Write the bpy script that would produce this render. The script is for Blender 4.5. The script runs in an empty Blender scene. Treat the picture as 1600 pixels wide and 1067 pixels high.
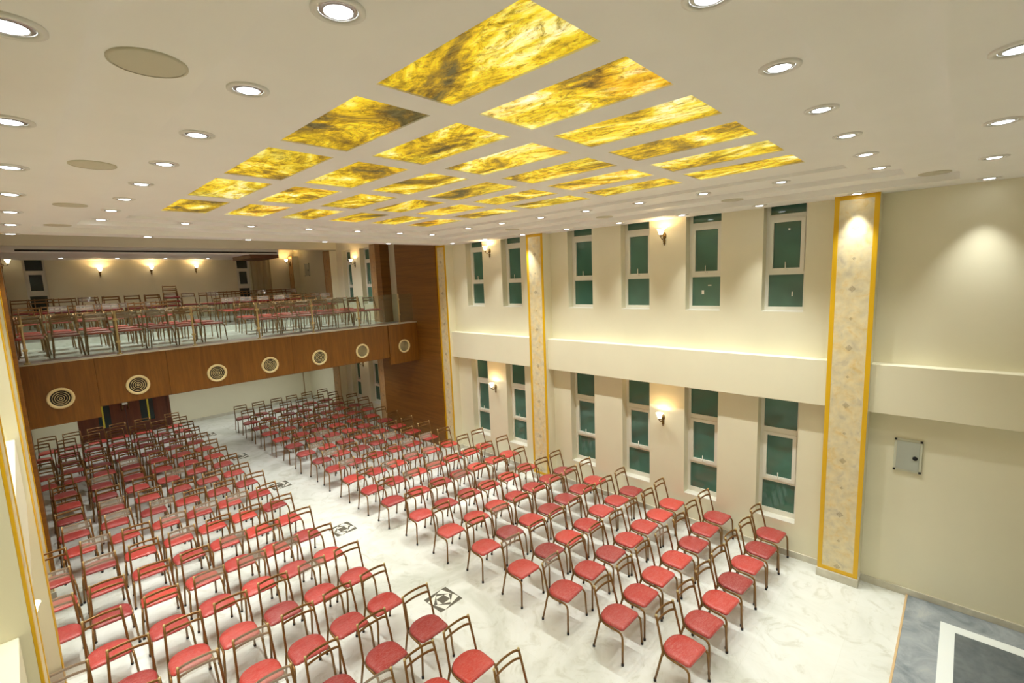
import bpy, math, random
from mathutils import Vector, Matrix
random.seed(7)
sc = bpy.context.scene
C = sc.collection
PI = math.pi

# ------------------------------------------------------------------ camera
H = 5.0
def cam_axes(yaw, pitch, roll):
    f = Vector((math.sin(yaw)*math.cos(pitch), math.cos(yaw)*math.cos(pitch), math.sin(pitch)))
    r = Vector((math.cos(yaw), -math.sin(yaw), 0)); u = r.cross(f)
    return (math.cos(roll)*r + math.sin(roll)*u, -math.sin(roll)*r + math.cos(roll)*u, f)
r_, u_, f_ = cam_axes(math.radians(46.115), math.radians(-7.6246), math.radians(-2.2938))
cd = bpy.data.cameras.new('camera'); cam = bpy.data.objects.new('camera', cd); C.objects.link(cam)
cam.matrix_world = Matrix(((r_.x, u_.x, -f_.x, 0), (r_.y, u_.y, -f_.y, 0), (r_.z, u_.z, -f_.z, H), (0, 0, 0, 1)))
cd.sensor_width = 36; cd.lens = 742.13*36/1600; cd.clip_start = 0.02; cd.clip_end = 100
sc.camera = cam
# ------------------------------------------------------------------ world, exposure, lamp strengths
w = bpy.data.worlds.new('world'); sc.world = w; w.use_nodes = True
w.node_tree.nodes['Background'].inputs[0].default_value = (0.02, 0.025, 0.03, 1)
w.node_tree.nodes['Background'].inputs[1].default_value = 1.0
vs = sc.view_settings
vs.view_transform = 'Standard'; vs.look = 'None'; vs.gamma = 1; vs.exposure = 0.46; vs.use_curve_mapping = False
DOWN_W, OUTER_W, UNDER_W, SCONCE_W, ONYX = 172, 105, 75, 6.5, .68
DOWN_COL = (0.97, 1.0, 0.955); WARM = (1.0, 0.66, 0.30)

cy = sc.cycles; cy.adaptive_threshold = .03; cy.max_bounces = 5; cy.diffuse_bounces = 5; cy.glossy_bounces = 2; cy.transparent_max_bounces = 10; cy.caustics_reflective = False; cy.caustics_refractive = False

# ------------------------------------------------------------------ materials
def mat(name, col=(.8,.8,.8), rough=.5, metal=0, **kw):
    m = bpy.data.materials.new(name); m.use_nodes = True
    b = m.node_tree.nodes['Principled BSDF']
    b.inputs['Base Color'].default_value = (*col, 1); b.inputs['Roughness'].default_value = rough
    b.inputs['Metallic'].default_value = metal
    for k, v in kw.items(): b.inputs[k.replace('_', ' ')].default_value = v
    return m
def nd(m, t, **kw):
    n = m.node_tree.nodes.new(t)
    for k, v in kw.items():
        if hasattr(n, k): setattr(n, k, v)
        else: n.inputs[k].default_value = v
    return n
def lk(m, a, b): m.node_tree.links.new(a, b)
def bsdf(m): return m.node_tree.nodes['Principled BSDF']
def coords(m, kind='Object', scale=(1,1,1), rot=(0,0,0), rnd=False):
    tc = nd(m, 'ShaderNodeTexCoord'); mp = nd(m, 'ShaderNodeMapping')
    mp.inputs['Scale'].default_value = scale; mp.inputs['Rotation'].default_value = rot
    if rnd:
        oi = nd(m, 'ShaderNodeObjectInfo'); vm = nd(m, 'ShaderNodeVectorMath', operation='MULTIPLY_ADD')
        lk(m, oi.outputs['Random'], vm.inputs[0]); vm.inputs[1].default_value = (57, 31, 43)
        lk(m, tc.outputs[kind], vm.inputs[2]); lk(m, vm.outputs[0], mp.inputs['Vector'])
    else: lk(m, tc.outputs[kind], mp.inputs['Vector'])
    return mp.outputs[0]
def noise(m, vec, scale=5, detail=4, rough=.55, dist=0):
    n = nd(m, 'ShaderNodeTexNoise'); n.inputs['Scale'].default_value = scale; n.inputs['Detail'].default_value = detail
    n.inputs['Roughness'].default_value = rough; n.inputs['Distortion'].default_value = dist
    lk(m, vec, n.inputs['Vector']); return n.outputs['Fac']
def ramp(m, fac, stops):
    r = nd(m, 'ShaderNodeValToRGB'); e = r.color_ramp.elements
    while len(e) < len(stops): e.new(.5)
    for i, (p, c) in enumerate(stops): e[i].position = p; e[i].color = (*c, 1)
    lk(m, fac, r.inputs[0]); return r.outputs[0]
def bump(m, fac, strength=.1, dist=.01):
    b = nd(m, 'ShaderNodeBump'); b.inputs['Strength'].default_value = strength; b.inputs['Distance'].default_value = dist
    lk(m, fac, b.inputs['Height']); return b.outputs[0]
def mix(m, fac, a, b, mode='MIX'):
    x = nd(m, 'ShaderNodeMixRGB', blend_type=mode)
    for s, v in ((0, fac), (1, a), (2, b)):
        if isinstance(v, (int, float)): x.inputs[s].default_value = v
        elif isinstance(v, tuple): x.inputs[s].default_value = (*v, 1)
        else: lk(m, v, x.inputs[s])
    return x.outputs[0]
def mth(m, op, a, b=None):
    x = nd(m, 'ShaderNodeMath', operation=op)
    for s, v in ((0, a), (1, b)):
        if v is None: continue
        if isinstance(v, (int, float)): x.inputs[s].default_value = v
        else: lk(m, v, x.inputs[s])
    return x.outputs[0]

M = {}
def paint(name, c, rough=.55):
    m = mat(name, c, rough); v = coords(m)
    n = noise(m, v, 1.3, 3)
    lk(m, ramp(m, n, [(.3, tuple(x*.96 for x in c)), (.7, c)]), bsdf(m).inputs['Base Color'])
    lk(m, bump(m, noise(m, v, 120, 2), .03, .002), bsdf(m).inputs['Normal'])
    M[name] = m
paint('cream_paint', (.80, .755, .57)); paint('ceiling_paint', (.92, .915, .895), .6)
paint('white_frame', (.82, .80, .71), .35)
m = mat('marble_floor', (.8,.8,.77), .22); v = coords(m)
a = noise(m, v, .55, 6, .6, 1.2); b_ = noise(m, v, 2.2, 8, .65, 2.2)
c1 = ramp(m, a, [(.30, (.52,.53,.465)), (.50, (.70,.71,.66)), (.72, (.79,.81,.78))])
c2 = ramp(m, b_, [(.34, (.72,.70,.62)), (.47, (1,1,1)), (1, (1,1,1))])
br = nd(m, 'ShaderNodeTexBrick'); lk(m, v, br.inputs['Vector']); br.inputs['Scale'].default_value = 1.0
br.inputs['Brick Width'].default_value = 1.2; br.inputs['Row Height'].default_value = .9; br.inputs['Mortar Size'].default_value = .002
br.inputs['Color1'].default_value = (1,1,1,1); br.inputs['Color2'].default_value = (.95,.95,.94,1); br.inputs['Mortar'].default_value = (.90,.90,.87,1)
lk(m, mix(m, 1, mix(m, .55, c1, c2, 'MULTIPLY'), br.outputs[0], 'MULTIPLY'), bsdf(m).inputs['Base Color'])
M['marble_floor'] = m
m = mat('grey_skirting', (.5,.48,.4), .35); v = coords(m)
lk(m, ramp(m, noise(m, v, 5, 6), [(.3, (.50,.47,.37)), (.7, (.68,.65,.54))]), bsdf(m).inputs['Base Color']); M['skirting'] = m
m = mat('gold_paint', (.74, .43, .006), .38, .0); M['gold'] = m
# wallpaper: mottled cream and gold with small medallions up the middle of each column
def wallpaper(tan=False):
    m = mat('wallpaper_tan' if tan else 'wallpaper', (.7,.6,.4), .5); v = coords(m)
    n = noise(m, v, 4.5, 6, .62, .6); n2 = noise(m, v, 9, 4)
    base = ramp(m, n, [(.30, (.55,.47,.32)), (.42, (.74,.64,.40)), (.54, (.78,.64,.34)), (.68, (.74,.50,.13))])
    base = mix(m, .28, base, ramp(m, n2, [(.35, (.48,.42,.32)), (.65, (.88,.80,.60))]))
    sp = nd(m, 'ShaderNodeSeparateXYZ'); lk(m, v, sp.inputs[0])
    y, z = sp.outputs[1], sp.outputs[2]
    def med(off, size, cell):
        zz = mth(m, 'SUBTRACT', mth(m, 'MODULO', mth(m, 'ADD', z, off), .88), .44)
        d = mth(m, 'ADD', mth(m, 'ABSOLUTE', y), mth(m, 'ABSOLUTE', zz))
        inside = mth(m, 'LESS_THAN', d, size)
        u1 = mth(m, 'MODULO', mth(m, 'ADD', mth(m, 'ADD', y, zz), 5), cell); v1 = mth(m, 'MODULO', mth(m, 'ADD', mth(m, 'SUBTRACT', y, zz), 5), cell)
        dot = mth(m, 'MULTIPLY', mth(m, 'GREATER_THAN', u1, cell*.38), mth(m, 'GREATER_THAN', v1, cell*.38))
        return mth(m, 'MULTIPLY', inside, dot)
    k = mth(m, 'MAXIMUM', med(.2, .052, .022), med(.64, .026, .02))
    if tan: base = mix(m, 1, base, (.66, .48, .34), 'MULTIPLY')
    lk(m, mix(m, k, base, (.16, .085, .03)), bsdf(m).inputs['Base Color']); return m
M['wallpaper'] = wallpaper(); M['wallpaper_tan'] = wallpaper(True)
M['bronze_edge'] = mat('bronze_edge', (.33,.17,.035), .45)
def wood(name, c0, c1, c2, scale, rough=.42):
    m = mat(name, c1, rough); v = coords(m, scale=scale)
    a = noise(m, v, 1, 5, .6, .4); v2 = coords(m, scale=tuple(s*5 for s in scale)); b = noise(m, v2, 1, 4, .6)
    col = ramp(m, a, [(.28, c0), (.5, c1), (.75, c2)])
    lk(m, mix(m, .5, col, ramp(m, b, [(.3, (.55,.55,.55)), (.7, (1,1,1))]), 'MULTIPLY'), bsdf(m).inputs['Base Color']); return m
M['fascia_wood'] = wood('fascia_wood', (.175,.067,.007), (.23,.090,.009), (.285,.118,.013), (14, 14, .8))
M['panel_wood'] = wood('panel_wood', (.18,.074,.010), (.24,.098,.013), (.29,.122,.017), (.5, .5, 16))
M['door_wood'] = wood('door_wood', (.07,.018,.006), (.115,.028,.010), (.15,.04,.013), (9, 9, .5), .35)
M['pelmet_wood'] = wood('pelmet_wood', (.08,.025,.006), (.13,.045,.01), (.17,.06,.015), (3, 3, 9))
m = mat('green_glass', (.018,.085,.062), .07); v = coords(m, rnd=True)
bsdf(m).inputs['Specular IOR Level'].default_value = .75
lk(m, ramp(m, noise(m, v, 1.1, 2), [(.3, (.045,.115,.087)), (.7, (.078,.20,.148))]), bsdf(m).inputs['Base Color'])
lk(m, bump(m, noise(m, v, 2.5, 2), .05, .02), bsdf(m).inputs['Normal']); M['green_glass'] = m
M['dark_glass'] = mat('dark_glass', (.022,.032,.030), .1)
# red corduroy cushion under crumpled clear film
m = mat('red_cushion', (.42,.03,.03), .45); v = coords(m, rnd=True); v0 = coords(m)
oi = nd(m, 'ShaderNodeObjectInfo')
wv = nd(m, 'ShaderNodeTexWave', wave_type='BANDS', bands_direction='X'); wv.inputs['Scale'].default_value = 38; lk(m, v0, wv.inputs['Vector'])
base = ramp(m, oi.outputs['Random'], [(0, (.28,.010,.010)), (.35, (.44,.020,.013)), (.7, (.57,.034,.018)), (1, (.34,.013,.011))])
base = mix(m, .30, base, ramp(m, wv.outputs['Fac'], [(.2, (.45,.45,.45)), (.8, (1,1,1))]), 'MULTIPLY')
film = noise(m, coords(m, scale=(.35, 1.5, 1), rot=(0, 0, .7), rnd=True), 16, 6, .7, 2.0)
glint_ridge = mth(m, 'ABSOLUTE', mth(m, 'SUBTRACT', film, .5))
base = mix(m, mth(m, 'MULTIPLY', ramp(m, glint_ridge, [(0, (1,1,1)), (.018, (.75,.75,.75)), (.035, (0,0,0))]), .13), base, (.85,.66,.60))  # whitish film and its wrinkle highlights painted into the colour as pale streaks
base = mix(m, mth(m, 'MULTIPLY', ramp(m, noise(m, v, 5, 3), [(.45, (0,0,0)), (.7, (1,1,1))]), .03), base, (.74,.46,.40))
lk(m, base, bsdf(m).inputs['Base Color'])
bsdf(m).inputs['Coat Weight'].default_value = .7; bsdf(m).inputs['Coat Roughness'].default_value = .16; bsdf(m).inputs['Coat IOR'].default_value = 1.5
lk(m, bump(m, noise(m, v, 16, 4, .65, 2.5), .9, .02), bsdf(m).inputs['Coat Normal'])
M['red_cushion'] = m
m = mat('bronze_tube', (.235,.12,.034), .33, .5); M['bronze'] = m
M['rubber'] = mat('black_rubber', (.012,.012,.014), .6)
M['brass'] = mat('antique_brass', (.20,.12,.035), .35, .8)
m = mat('rail_post', (.62,.50,.24), .35, .35); M['rail_post'] = m
def film_mat(name, tint, dif, gl):
    m = bpy.data.materials.new(name); m.use_nodes = True; nt = m.node_tree; nt.nodes.clear()
    o = nt.nodes.new('ShaderNodeOutputMaterial'); t = nt.nodes.new('ShaderNodeBsdfTransparent'); t.inputs[0].default_value = (*tint, 1)
    d = nt.nodes.new('ShaderNodeBsdfDiffuse'); d.inputs[0].default_value = (.82,.78,.70,1)
    g = nt.nodes.new('ShaderNodeBsdfGlossy'); g.inputs['Roughness'].default_value = .12
    m1 = nt.nodes.new('ShaderNodeMixShader'); m2 = nt.nodes.new('ShaderNodeMixShader'); m1.inputs[0].default_value = dif; m2.inputs[0].default_value = gl
    L = nt.links.new; L(t.outputs[0], m1.inputs[1]); L(d.outputs[0], m1.inputs[2]); L(m1.outputs[0], m2.inputs[1]); L(g.outputs[0], m2.inputs[2]); L(m2.outputs[0], o.inputs[0])
    return m
M['wrap'] = film_mat('clear_wrap', (.95,.94,.92), .24, .10)
M['clear_glass'] = film_mat('clear_glass', (.90,.95,.91), .018, .035)
m = mat('onyx', (.2,.15,.03), .55); v = coords(m, scale=(1.0, .55, 1), rot=(0,0,.5), rnd=True)
n1 = noise(m, v, 1.5, 10, .68, 1.5); n2 = noise(m, v, 6.5, 10, .78, 2.6); n3 = noise(m, v, 1.1, 4, .5, .5); n4 = noise(m, v, 15, 6, .7, 1)
col = ramp(m, n1, [(.36, (.10,.085,.03)), (.42, (.27,.17,.014)), (.475, (.54,.36,.008)), (.525, (.74,.56,.016)), (.575, (.82,.71,.13)), (.63, (.94,.88,.45)), (.71, (1,.98,.86))])
col = mix(m, .9, col, ramp(m, n2, [(.34, (.15,.12,.05)), (.43, (.60,.52,.26)), (.52, (1,1,1))]), 'MULTIPLY')
col = mix(m, .7, col, ramp(m, n3, [(.36, (.50,.50,.40)), (.48, (1,1,.95)), (.60, (1,1,1)), (.72, (.95,.62,.22))]), 'MULTIPLY')
col = mix(m, .55, col, ramp(m, n4, [(.36, (.35,.30,.15)), (.46, (1,1,1))]), 'MULTIPLY')
lk(m, col, bsdf(m).inputs['Emission Color']); lk(m, col, bsdf(m).inputs['Base Color'])
bsdf(m).inputs['Emission Strength'].default_value = ONYX; M['onyx'] = m
def emit(name, c, s):
    m = mat(name, c, .4); bsdf(m).inputs['Emission Color'].default_value = (*c, 1); bsdf(m).inputs['Emission Strength'].default_value = s; M[name] = m
emit('led', (.93,.97,1.0), 9); M['led'].cycles.emission_sampling='NONE';emit('shade_glow', (1.0,.84,.55), 3.2)
M['shade_glow'].cycles.emission_sampling='NONE'
M['lamp_trim'] = mat('lamp_trim', (.78,.77,.74), .3)
M['lamp_cone'] = mat('lamp_cone', (.55,.55,.55), .25, .6)
M['speaker_mesh'] = mat('speaker_mesh', (.60,.57,.45), .6)
M['vent_cream'] = mat('vent_cream', (.80,.68,.36), .4); M['black'] = mat('matt_black', (.012,.011,.010), .7)
M['steel_box'] = mat('grey_box', (.44,.46,.40), .35, .2); M['box_edge'] = mat('box_edge', (.62,.62,.5), .35, .2)
M['dark_tile'] = mat('dark_marble', (.12,.11,.085), .25); M['pale_tile'] = mat('pale_marble', (.74,.72,.64), .25)
M['yellow_tape'] = mat('yellow_tape', (.55,.43,.03), .5)
m = mat('grey_granite', (.3,.33,.35), .2); v = coords(m)
lk(m, ramp(m, noise(m, v, 2.2, 6, .65, .8), [(.3, (.16,.19,.21)), (.6, (.34,.37,.39)), (.8, (.46,.46,.44))]), bsdf(m).inputs['Base Color']); M['granite'] = m
M['dark_granite'] = wood('dark_granite', (.09,.11,.12), (.14,.16,.17), (.20,.22,.22), (2,2,2), .15)
M['white_stripe'] = mat('white_stripe', (.80,.84,.82), .25); M['ply_edge'] = mat('ply_edge', (.60,.42,.22), .6)
M['curtain'] = mat('curtain_cloth', (.50,.43,.27), .8)

# ------------------------------------------------------------------ mesh helpers
class MB:
    def __init__(s): s.v = []; s.f = []; s.sm = []
    def add(s, vs_, fs, smooth=False):
        o = len(s.v); s.v += [tuple(p) for p in vs_]; s.f += [tuple(i+o for i in f) for f in fs]; s.sm += [smooth]*len(fs); return s
    def box(s, x0, x1, y0, y1, z0, z1):
        return s.add([(x0,y0,z0),(x1,y0,z0),(x1,y1,z0),(x0,y1,z0),(x0,y0,z1),(x1,y0,z1),(x1,y1,z1),(x0,y1,z1)],
                     [(0,3,2,1),(4,5,6,7),(0,1,5,4),(1,2,6,5),(2,3,7,6),(3,0,4,7)])
    def tube(s, pts, r, n=8, ry=None, closed=False, up=(0,0,1)):
        pts = [Vector(p) for p in pts]; N = len(pts); rs = r if isinstance(r, (list, tuple)) else [r]*N
        vs_ = []; U = None
        for i, p in enumerate(pts):
            t = (pts[(i+1) % N] - pts[i-1]) if closed else (pts[min(i+1, N-1)] - pts[max(i-1, 0)])
            t.normalize()
            if U is None or ry:
                U = Vector(up) - t*t.dot(Vector(up))
                if U.length < .05: U = Vector((0,1,0)) - t*t.y
            else: U = U - t*t.dot(U)
            U.normalize(); W = t.cross(U)
            for k in range(n):
                a = 2*PI*k/n; vs_.append(p + W*math.cos(a)*rs[i] + U*math.sin(a)*(ry or rs[i]))
        fs = []
        for i in range(N if closed else N-1):
            j = (i+1) % N
            for k in range(n): fs.append((i*n+k, i*n+(k+1) % n, j*n+(k+1) % n, j*n+k))
        if not closed: fs += [tuple(range(n-1, -1, -1)), tuple((N-1)*n+k for k in range(n))]
        return s.add(vs_, fs, True)
    def lathe(s, prof, n=24, c=(0,0,0), cap=True, axis='z'):
        vs_ = []
        for r, z in prof:
            for k in range(n):
                a = 2*PI*k/n
                p = (r*math.cos(a), r*math.sin(a), z)
                if axis == 'y': p = (p[0], -p[2], p[1])
                vs_.append((p[0]+c[0], p[1]+c[1], p[2]+c[2]))
        fs = []
        for i in range(len(prof)-1):
            for k in range(n): fs.append((i*n+k, i*n+(k+1) % n, (i+1)*n+(k+1) % n, (i+1)*n+k))
        if cap: fs += [tuple(range(n-1, -1, -1)), tuple((len(prof)-1)*n+k for k in range(n))]
        return s.add(vs_, fs, True)
    def frame(s, o, i, z0, z1):      # rectangular ring o=(x0,x1,y0,y1) around i
        s.box(o[0], o[1], o[2], i[2], z0, z1); s.box(o[0], o[1], i[3], o[3], z0, z1)
        s.box(o[0], i[0], i[2], i[3], z0, z1); s.box(i[1], o[1], i[2], i[3], z0, z1); return s
    def mesh(s, name, m):
        me = bpy.data.meshes.new(name); me.from_pydata(s.v, [], s.f); me.update()
        me.polygons.foreach_set('use_smooth', s.sm)
        if m: me.materials.append(M[m] if isinstance(m, str) else m)
        return me
    def build(s, name, m, parent=None, bevel=0):
        me = s.mesh(name, m); o = bpy.data.objects.new(name, me); C.objects.link(o)
        if parent: o.parent = parent
        if bevel:
            b = o.modifiers.new('bevel', 'BEVEL'); b.width = bevel; b.segments = 2; b.limit_method = 'ANGLE'
        return o
def tag(o, label=None, cat=None, group=None, kind=None):
    if label: o['label'] = label
    if cat: o['category'] = cat
    if group: o['group'] = group
    if kind: o['kind'] = kind
    return o
def empty(name, loc=(0,0,0), rz=0, parent=None):
    o = bpy.data.objects.new(name, None); C.objects.link(o); o.location = loc; o.rotation_euler = (0,0,rz); o.empty_display_size = .1
    if parent: o.parent = parent
    return o
def link_mesh(name, me, parent, loc=None):
    o = bpy.data.objects.new(name, me); C.objects.link(o); o.parent = parent
    if loc: o.location = loc
    return o
def struct(name, mb, m, label=None, cat=None, bevel=0):
    return tag(mb.build(name, m, None, bevel), label, cat, None, 'structure')
ORD = ['zeroth','first','second','third','fourth','fifth','sixth','seventh','eighth','ninth','tenth','eleventh','twelfth','thirteenth','fourteenth','fifteenth','sixteenth','seventeenth','eighteenth','nineteenth','twentieth']

# ------------------------------------------------------------------ measurements (metres)
XR, XL = 8.80, -.39                # wall planes
CR, CL = 8.52, -.11                # column faces
YF, YB, YB2 = -3.0, 21.2, 21.65    # near wall, lower back wall, balcony back wall
ZC = 5.985
WIN_Y = [(1.90,2.53),(3.22,3.86),(4.60,5.24),(5.95,6.61),(8.06,8.73),(9.44,10.11)]
WIN_Y2 = [(15.22,15.88),(16.56,17.22)]
COLS = [(.956,1.493),(7.11,7.61),(10.67,11.09),(14.29,14.72),(17.66,18.20),(21.14,21.58)]
COLS_L = [(2.9,3.40),(7.11,7.61),(10.67,11.09),(14.29,14.72),(17.66,18.20),(21.14,21.58)]
LOW, UPP = (.60, 2.80), (4.26, 6.26)

# ------------------------------------------------------------------ room shell
floor = struct('floor', MB().box(XL-.3, XR+.3, YF-.3, YB+.3, -.2, 0), 'marble_floor', 'white veined marble floor of the hall', 'floor')
def wall_holes(x0, x1, y0, y1, z0, z1, holes):
    mb = MB(); zs = sorted({z0, z1, *[h[2] for h in holes], *[h[3] for h in holes]})
    for a, b in zip(zs, zs[1:]):
        hs = sorted((h for h in holes if h[2] <= a+1e-6 and h[3] >= b-1e-6)); y = y0
        for h in hs: mb.box(x0, x1, y, h[0], a, b); y = h[1]
        mb.box(x0, x1, y, y1, a, b)
    return mb
holes = [(a, b, *z) for a, b in WIN_Y for z in (LOW, UPP)] + [(a, b, *z) for a, b in WIN_Y2 for z in (LOW, UPP)]
struct('wall_right', wall_holes(XR, XR+.3, YF, YB2+.3, 0, 7, holes), 'cream_paint', 'cream wall with two storeys of deep narrow windows', 'wall')
struct('wall_left', MB().box(XL-.3, XL, YF, YB2+.3, 0, 7), 'cream_paint', 'cream wall at the left edge of the picture', 'wall')
struct('wall_front', MB().box(XL, XR, YF-.3, YF, 0, 7), 'cream_paint', 'cream wall behind the camera', 'wall')
mb = MB(); mb.box(XL, 1.0, YB, YB+.3, 0, 2.86); mb.box(3.57, XR, YB, YB+.3, 0, 2.86); mb.box(1.0, 3.57, YB, YB+.3, 2.2, 2.86)
struct('wall_back', mb, 'cream_paint', 'cream wall below the balcony with the wooden doors', 'wall')
mb = MB()
for a, b, z0, z1 in ((XL, .36, 3.6, 7), (.36, .86, 3.6, 4.4), (.36, .86, 6.3, 7), (.86, 6.46, 3.6, 7), (6.46, 6.95, 3.6, 4.4), (6.46, 6.95, 6.3, 7), (6.95, XR, 3.6, 7)):
    mb.box(a, b, YB2, YB2+.3, z0, z1)
struct('wall_balcony', mb, 'cream_paint', 'beige back wall of the balcony with three lit sconces', 'wall')
# ledge between the storeys
for nm, x0, x1, segs in (('trim_1', XR-.2, XR, [(YF, COLS[0][0]), (COLS[0][1], COLS[1][0]), (COLS[1][1], COLS[2][0])]), ('trim_2', XL, XL+.23, [(YF, COLS_L[0][0]), (COLS_L[0][1], COLS_L[1][0]), (COLS_L[1][1], COLS_L[2][0])])):
    mb = MB()
    for a, b in segs: mb.box(x0, x1, a, b, 2.81, 3.535)
    struct(nm, mb, 'cream_paint', 'deep cream ledge running between lower and upper windows' if nm == 'trim_1' else 'deep cream ledge along the left wall', 'ledge', .006)
for nm, x0, x1, cols in (('baseboard_right', XR-.025, XR, COLS), ('baseboard_left', XL, XL+.025, COLS_L)):
    mb = MB(); y = YF
    for a, b in cols[:5]: mb.box(x0, x1, y, a, 0, .11); y = b
    mb.box(x0, x1, y, YB, 0, .11); struct(nm, mb, 'skirting', 'grey marble skirting along the ' + ('window' if x0 > 0 else 'left') + ' wall', 'skirting')
mb = MB(); mb.box(3.57, XR, YB-.02, YB, 0, .11); mb.box(XL, 1.0, YB-.02, YB, 0, .11)
struct('baseboard_back', mb, 'skirting', 'grey marble skirting below the back wall', 'skirting')

# stepped tray ceiling
R3, R2, R1 = (.32, 8.18, .147, 10.37), (.82, 7.74, .64, 9.88), (1.35, 7.06, 1.13, 9.39)
TX = [(1.66,2.24),(2.49,3.08),(3.35,3.92),(4.21,4.78),(5.06,5.64),(5.90,6.47)]
TY = [(1.44,2.64),(2.88,4.12),(4.37,5.63),(5.88,7.13),(7.43,8.66)]
mb = MB()
mb.frame((XL, XR, -.55, 10.85), R3, ZC, 6.5); mb.frame(R3, R2, 6.071, 6.5); mb.frame(R2, R1, 6.139, 6.5)
x = R1[0]
for a, b in TX:
    mb.box(x, a, R1[2], R1[3], 6.181, 6.5); y = R1[2]
    for c, d in TY: mb.box(a, b, y, c, 6.181, 6.5); y = d
    mb.box(a, b, y, R1[3], 6.181, 6.5); x = b
mb.box(x, R1[1], R1[2], R1[3], 6.181, 6.5)
mb.box(XL, XR, 10.75, 10.85, 6.5, 7.0)
ceil = struct('ceiling', mb, 'ceiling_paint', 'off white stepped tray ceiling with glowing yellow onyx panels', 'ceiling')
for a, b in TX:
    for c, d in TY:
        px_, py_ = (a+b)/2, (c+d)/2; hx, hy = (b-a)/2-.001, (d-c)/2-.001
        o = MB().box(-hx, hx, -hy, hy, 0, .02).build('onyx_panel', 'onyx', ceil); o.location = (px_, py_, 6.192)
mb = MB(); mb.box(XL, XR, 10.85, YB2, 6.62, 6.9)
struct('ceiling_balcony', mb, 'ceiling_paint', 'ceiling high above the balcony seats', 'ceiling')
struct('ceiling_stage', MB().box(XL, XR, YF, -.55, 5.99, 6.5), 'ceiling_paint', 'plain ceiling above the stage end', 'ceiling')
struct('beam_stage', MB().box(XL, XR, -.75, -.56, 5.74, 5.99), 'ceiling_paint', 'white beam hanging below the ceiling at far right', 'beam', .01)
struct('beam_balcony', MB().box(XL, XR, 17.62, 17.95, 6.325, 6.62), 'cream_paint', 'cream beam crossing above the balcony seats', 'beam')
mb = MB(); mb.box(XL, 6.8, 18.0, YB2, 6.165, 6.30); mb.box(XL, 6.8, 18.0, 18.2, 6.30, 6.36)
lowc = struct('ceiling_balcony_rear', mb, 'ceiling_paint', 'lower rear ceiling of the balcony with an air slot', 'ceiling')
MB().box(.2, 6.75, 17.985, 18.0, 6.20, 6.245).build('air_slot', 'black', lowc)

# columns with wallpaper panels and gold borders
def column(cx, sgn, a, b, zt, i, side):
    x_face = CR if sgn < 0 else CL; x_wall = XR if sgn < 0 else XL
    yc = (a+b)/2; hw = (b-a)/2
    names = {'R': ['widest wallpapered column with yellow gold border beside the stage platform', 'wallpapered column with gold border between the upright windows', 'wallpapered column with gold border where the wood panelling begins', 'tan wallpapered column at the balcony railing beyond the wood panelling', 'tan wallpapered column in the middle of the balcony side wall', 'tan wallpapered column at the rear corner of the balcony'],
             'L': ['nearest gold edged column on the left wall', 'second gold edged column on the left wall', 'gold edged column on the left wall before the wood panelling', 'left wall column beside the balcony railing', 'left wall column in the middle of the balcony', 'left wall column in the rear balcony corner']}
    t = empty('column', (x_face, yc, 0)); tag(t, names[side][i], 'column', None, 'structure')
    d = abs(x_wall-x_face); s = -sgn     # shaft reaches from face to wall
    def bx(d0, d1, y0, y1, z0, z1): return MB().box(min(s*d0, s*d1), max(s*d0, s*d1), y0, y1, z0, z1)
    bx(.012, d, -hw, hw, 0, zt).build('shaft', 'cream_paint', t)
    gw = .062 if i < 3 else .035; z0 = .14
    g = bx(0, .012, -hw, -hw+gw, z0, zt)
    for q in (bx(0,.012,hw-gw,hw,z0,zt), bx(0,.012,-hw+gw,hw-gw,z0,z0+gw), bx(0,.012,-hw+gw,hw-gw,zt-gw,zt)): g.add(q.v, q.f)
    g.build('gold_border', 'gold' if i < 3 else 'bronze_edge', t, .002)
    bx(.004, .012, -hw+gw, hw-gw, z0+gw, zt-gw).build('wallpaper_panel', 'wallpaper' if i < 3 else 'wallpaper_tan', t)
    bx(-.02, d, -hw-.012, hw+.012, 0, .135).build('plinth', 'skirting', t, .004)
for i, (a, b) in enumerate(COLS): column(0, -1, a, b, ZC if i < 3 else 6.3, i, 'R')
for i, (a, b) in enumerate(COLS_L): column(0, 1, a, b, ZC if i < 3 else 6.3, i, 'L')
# wood panelled walls at the balcony front
for nm, x0, x1, lab in (('wall_panelling_right', 8.47, XR, 'dark brown wood panelling between two wallpapered columns at balcony'), ('wall_panelling_left', XL, -.06, 'dark brown wood panelling on left wall at balcony front')):
    mb = MB(); mb.box(x0, x1, 11.09, 13.13, 0, 6.62); mb.box(x0, x1, 13.13, 13.98, 0, 3.4); mb.box(x0, x1, 13.98, 14.29, 0, 6.62)
    struct(nm, mb, 'panel_wood', lab, 'panelling')

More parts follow.
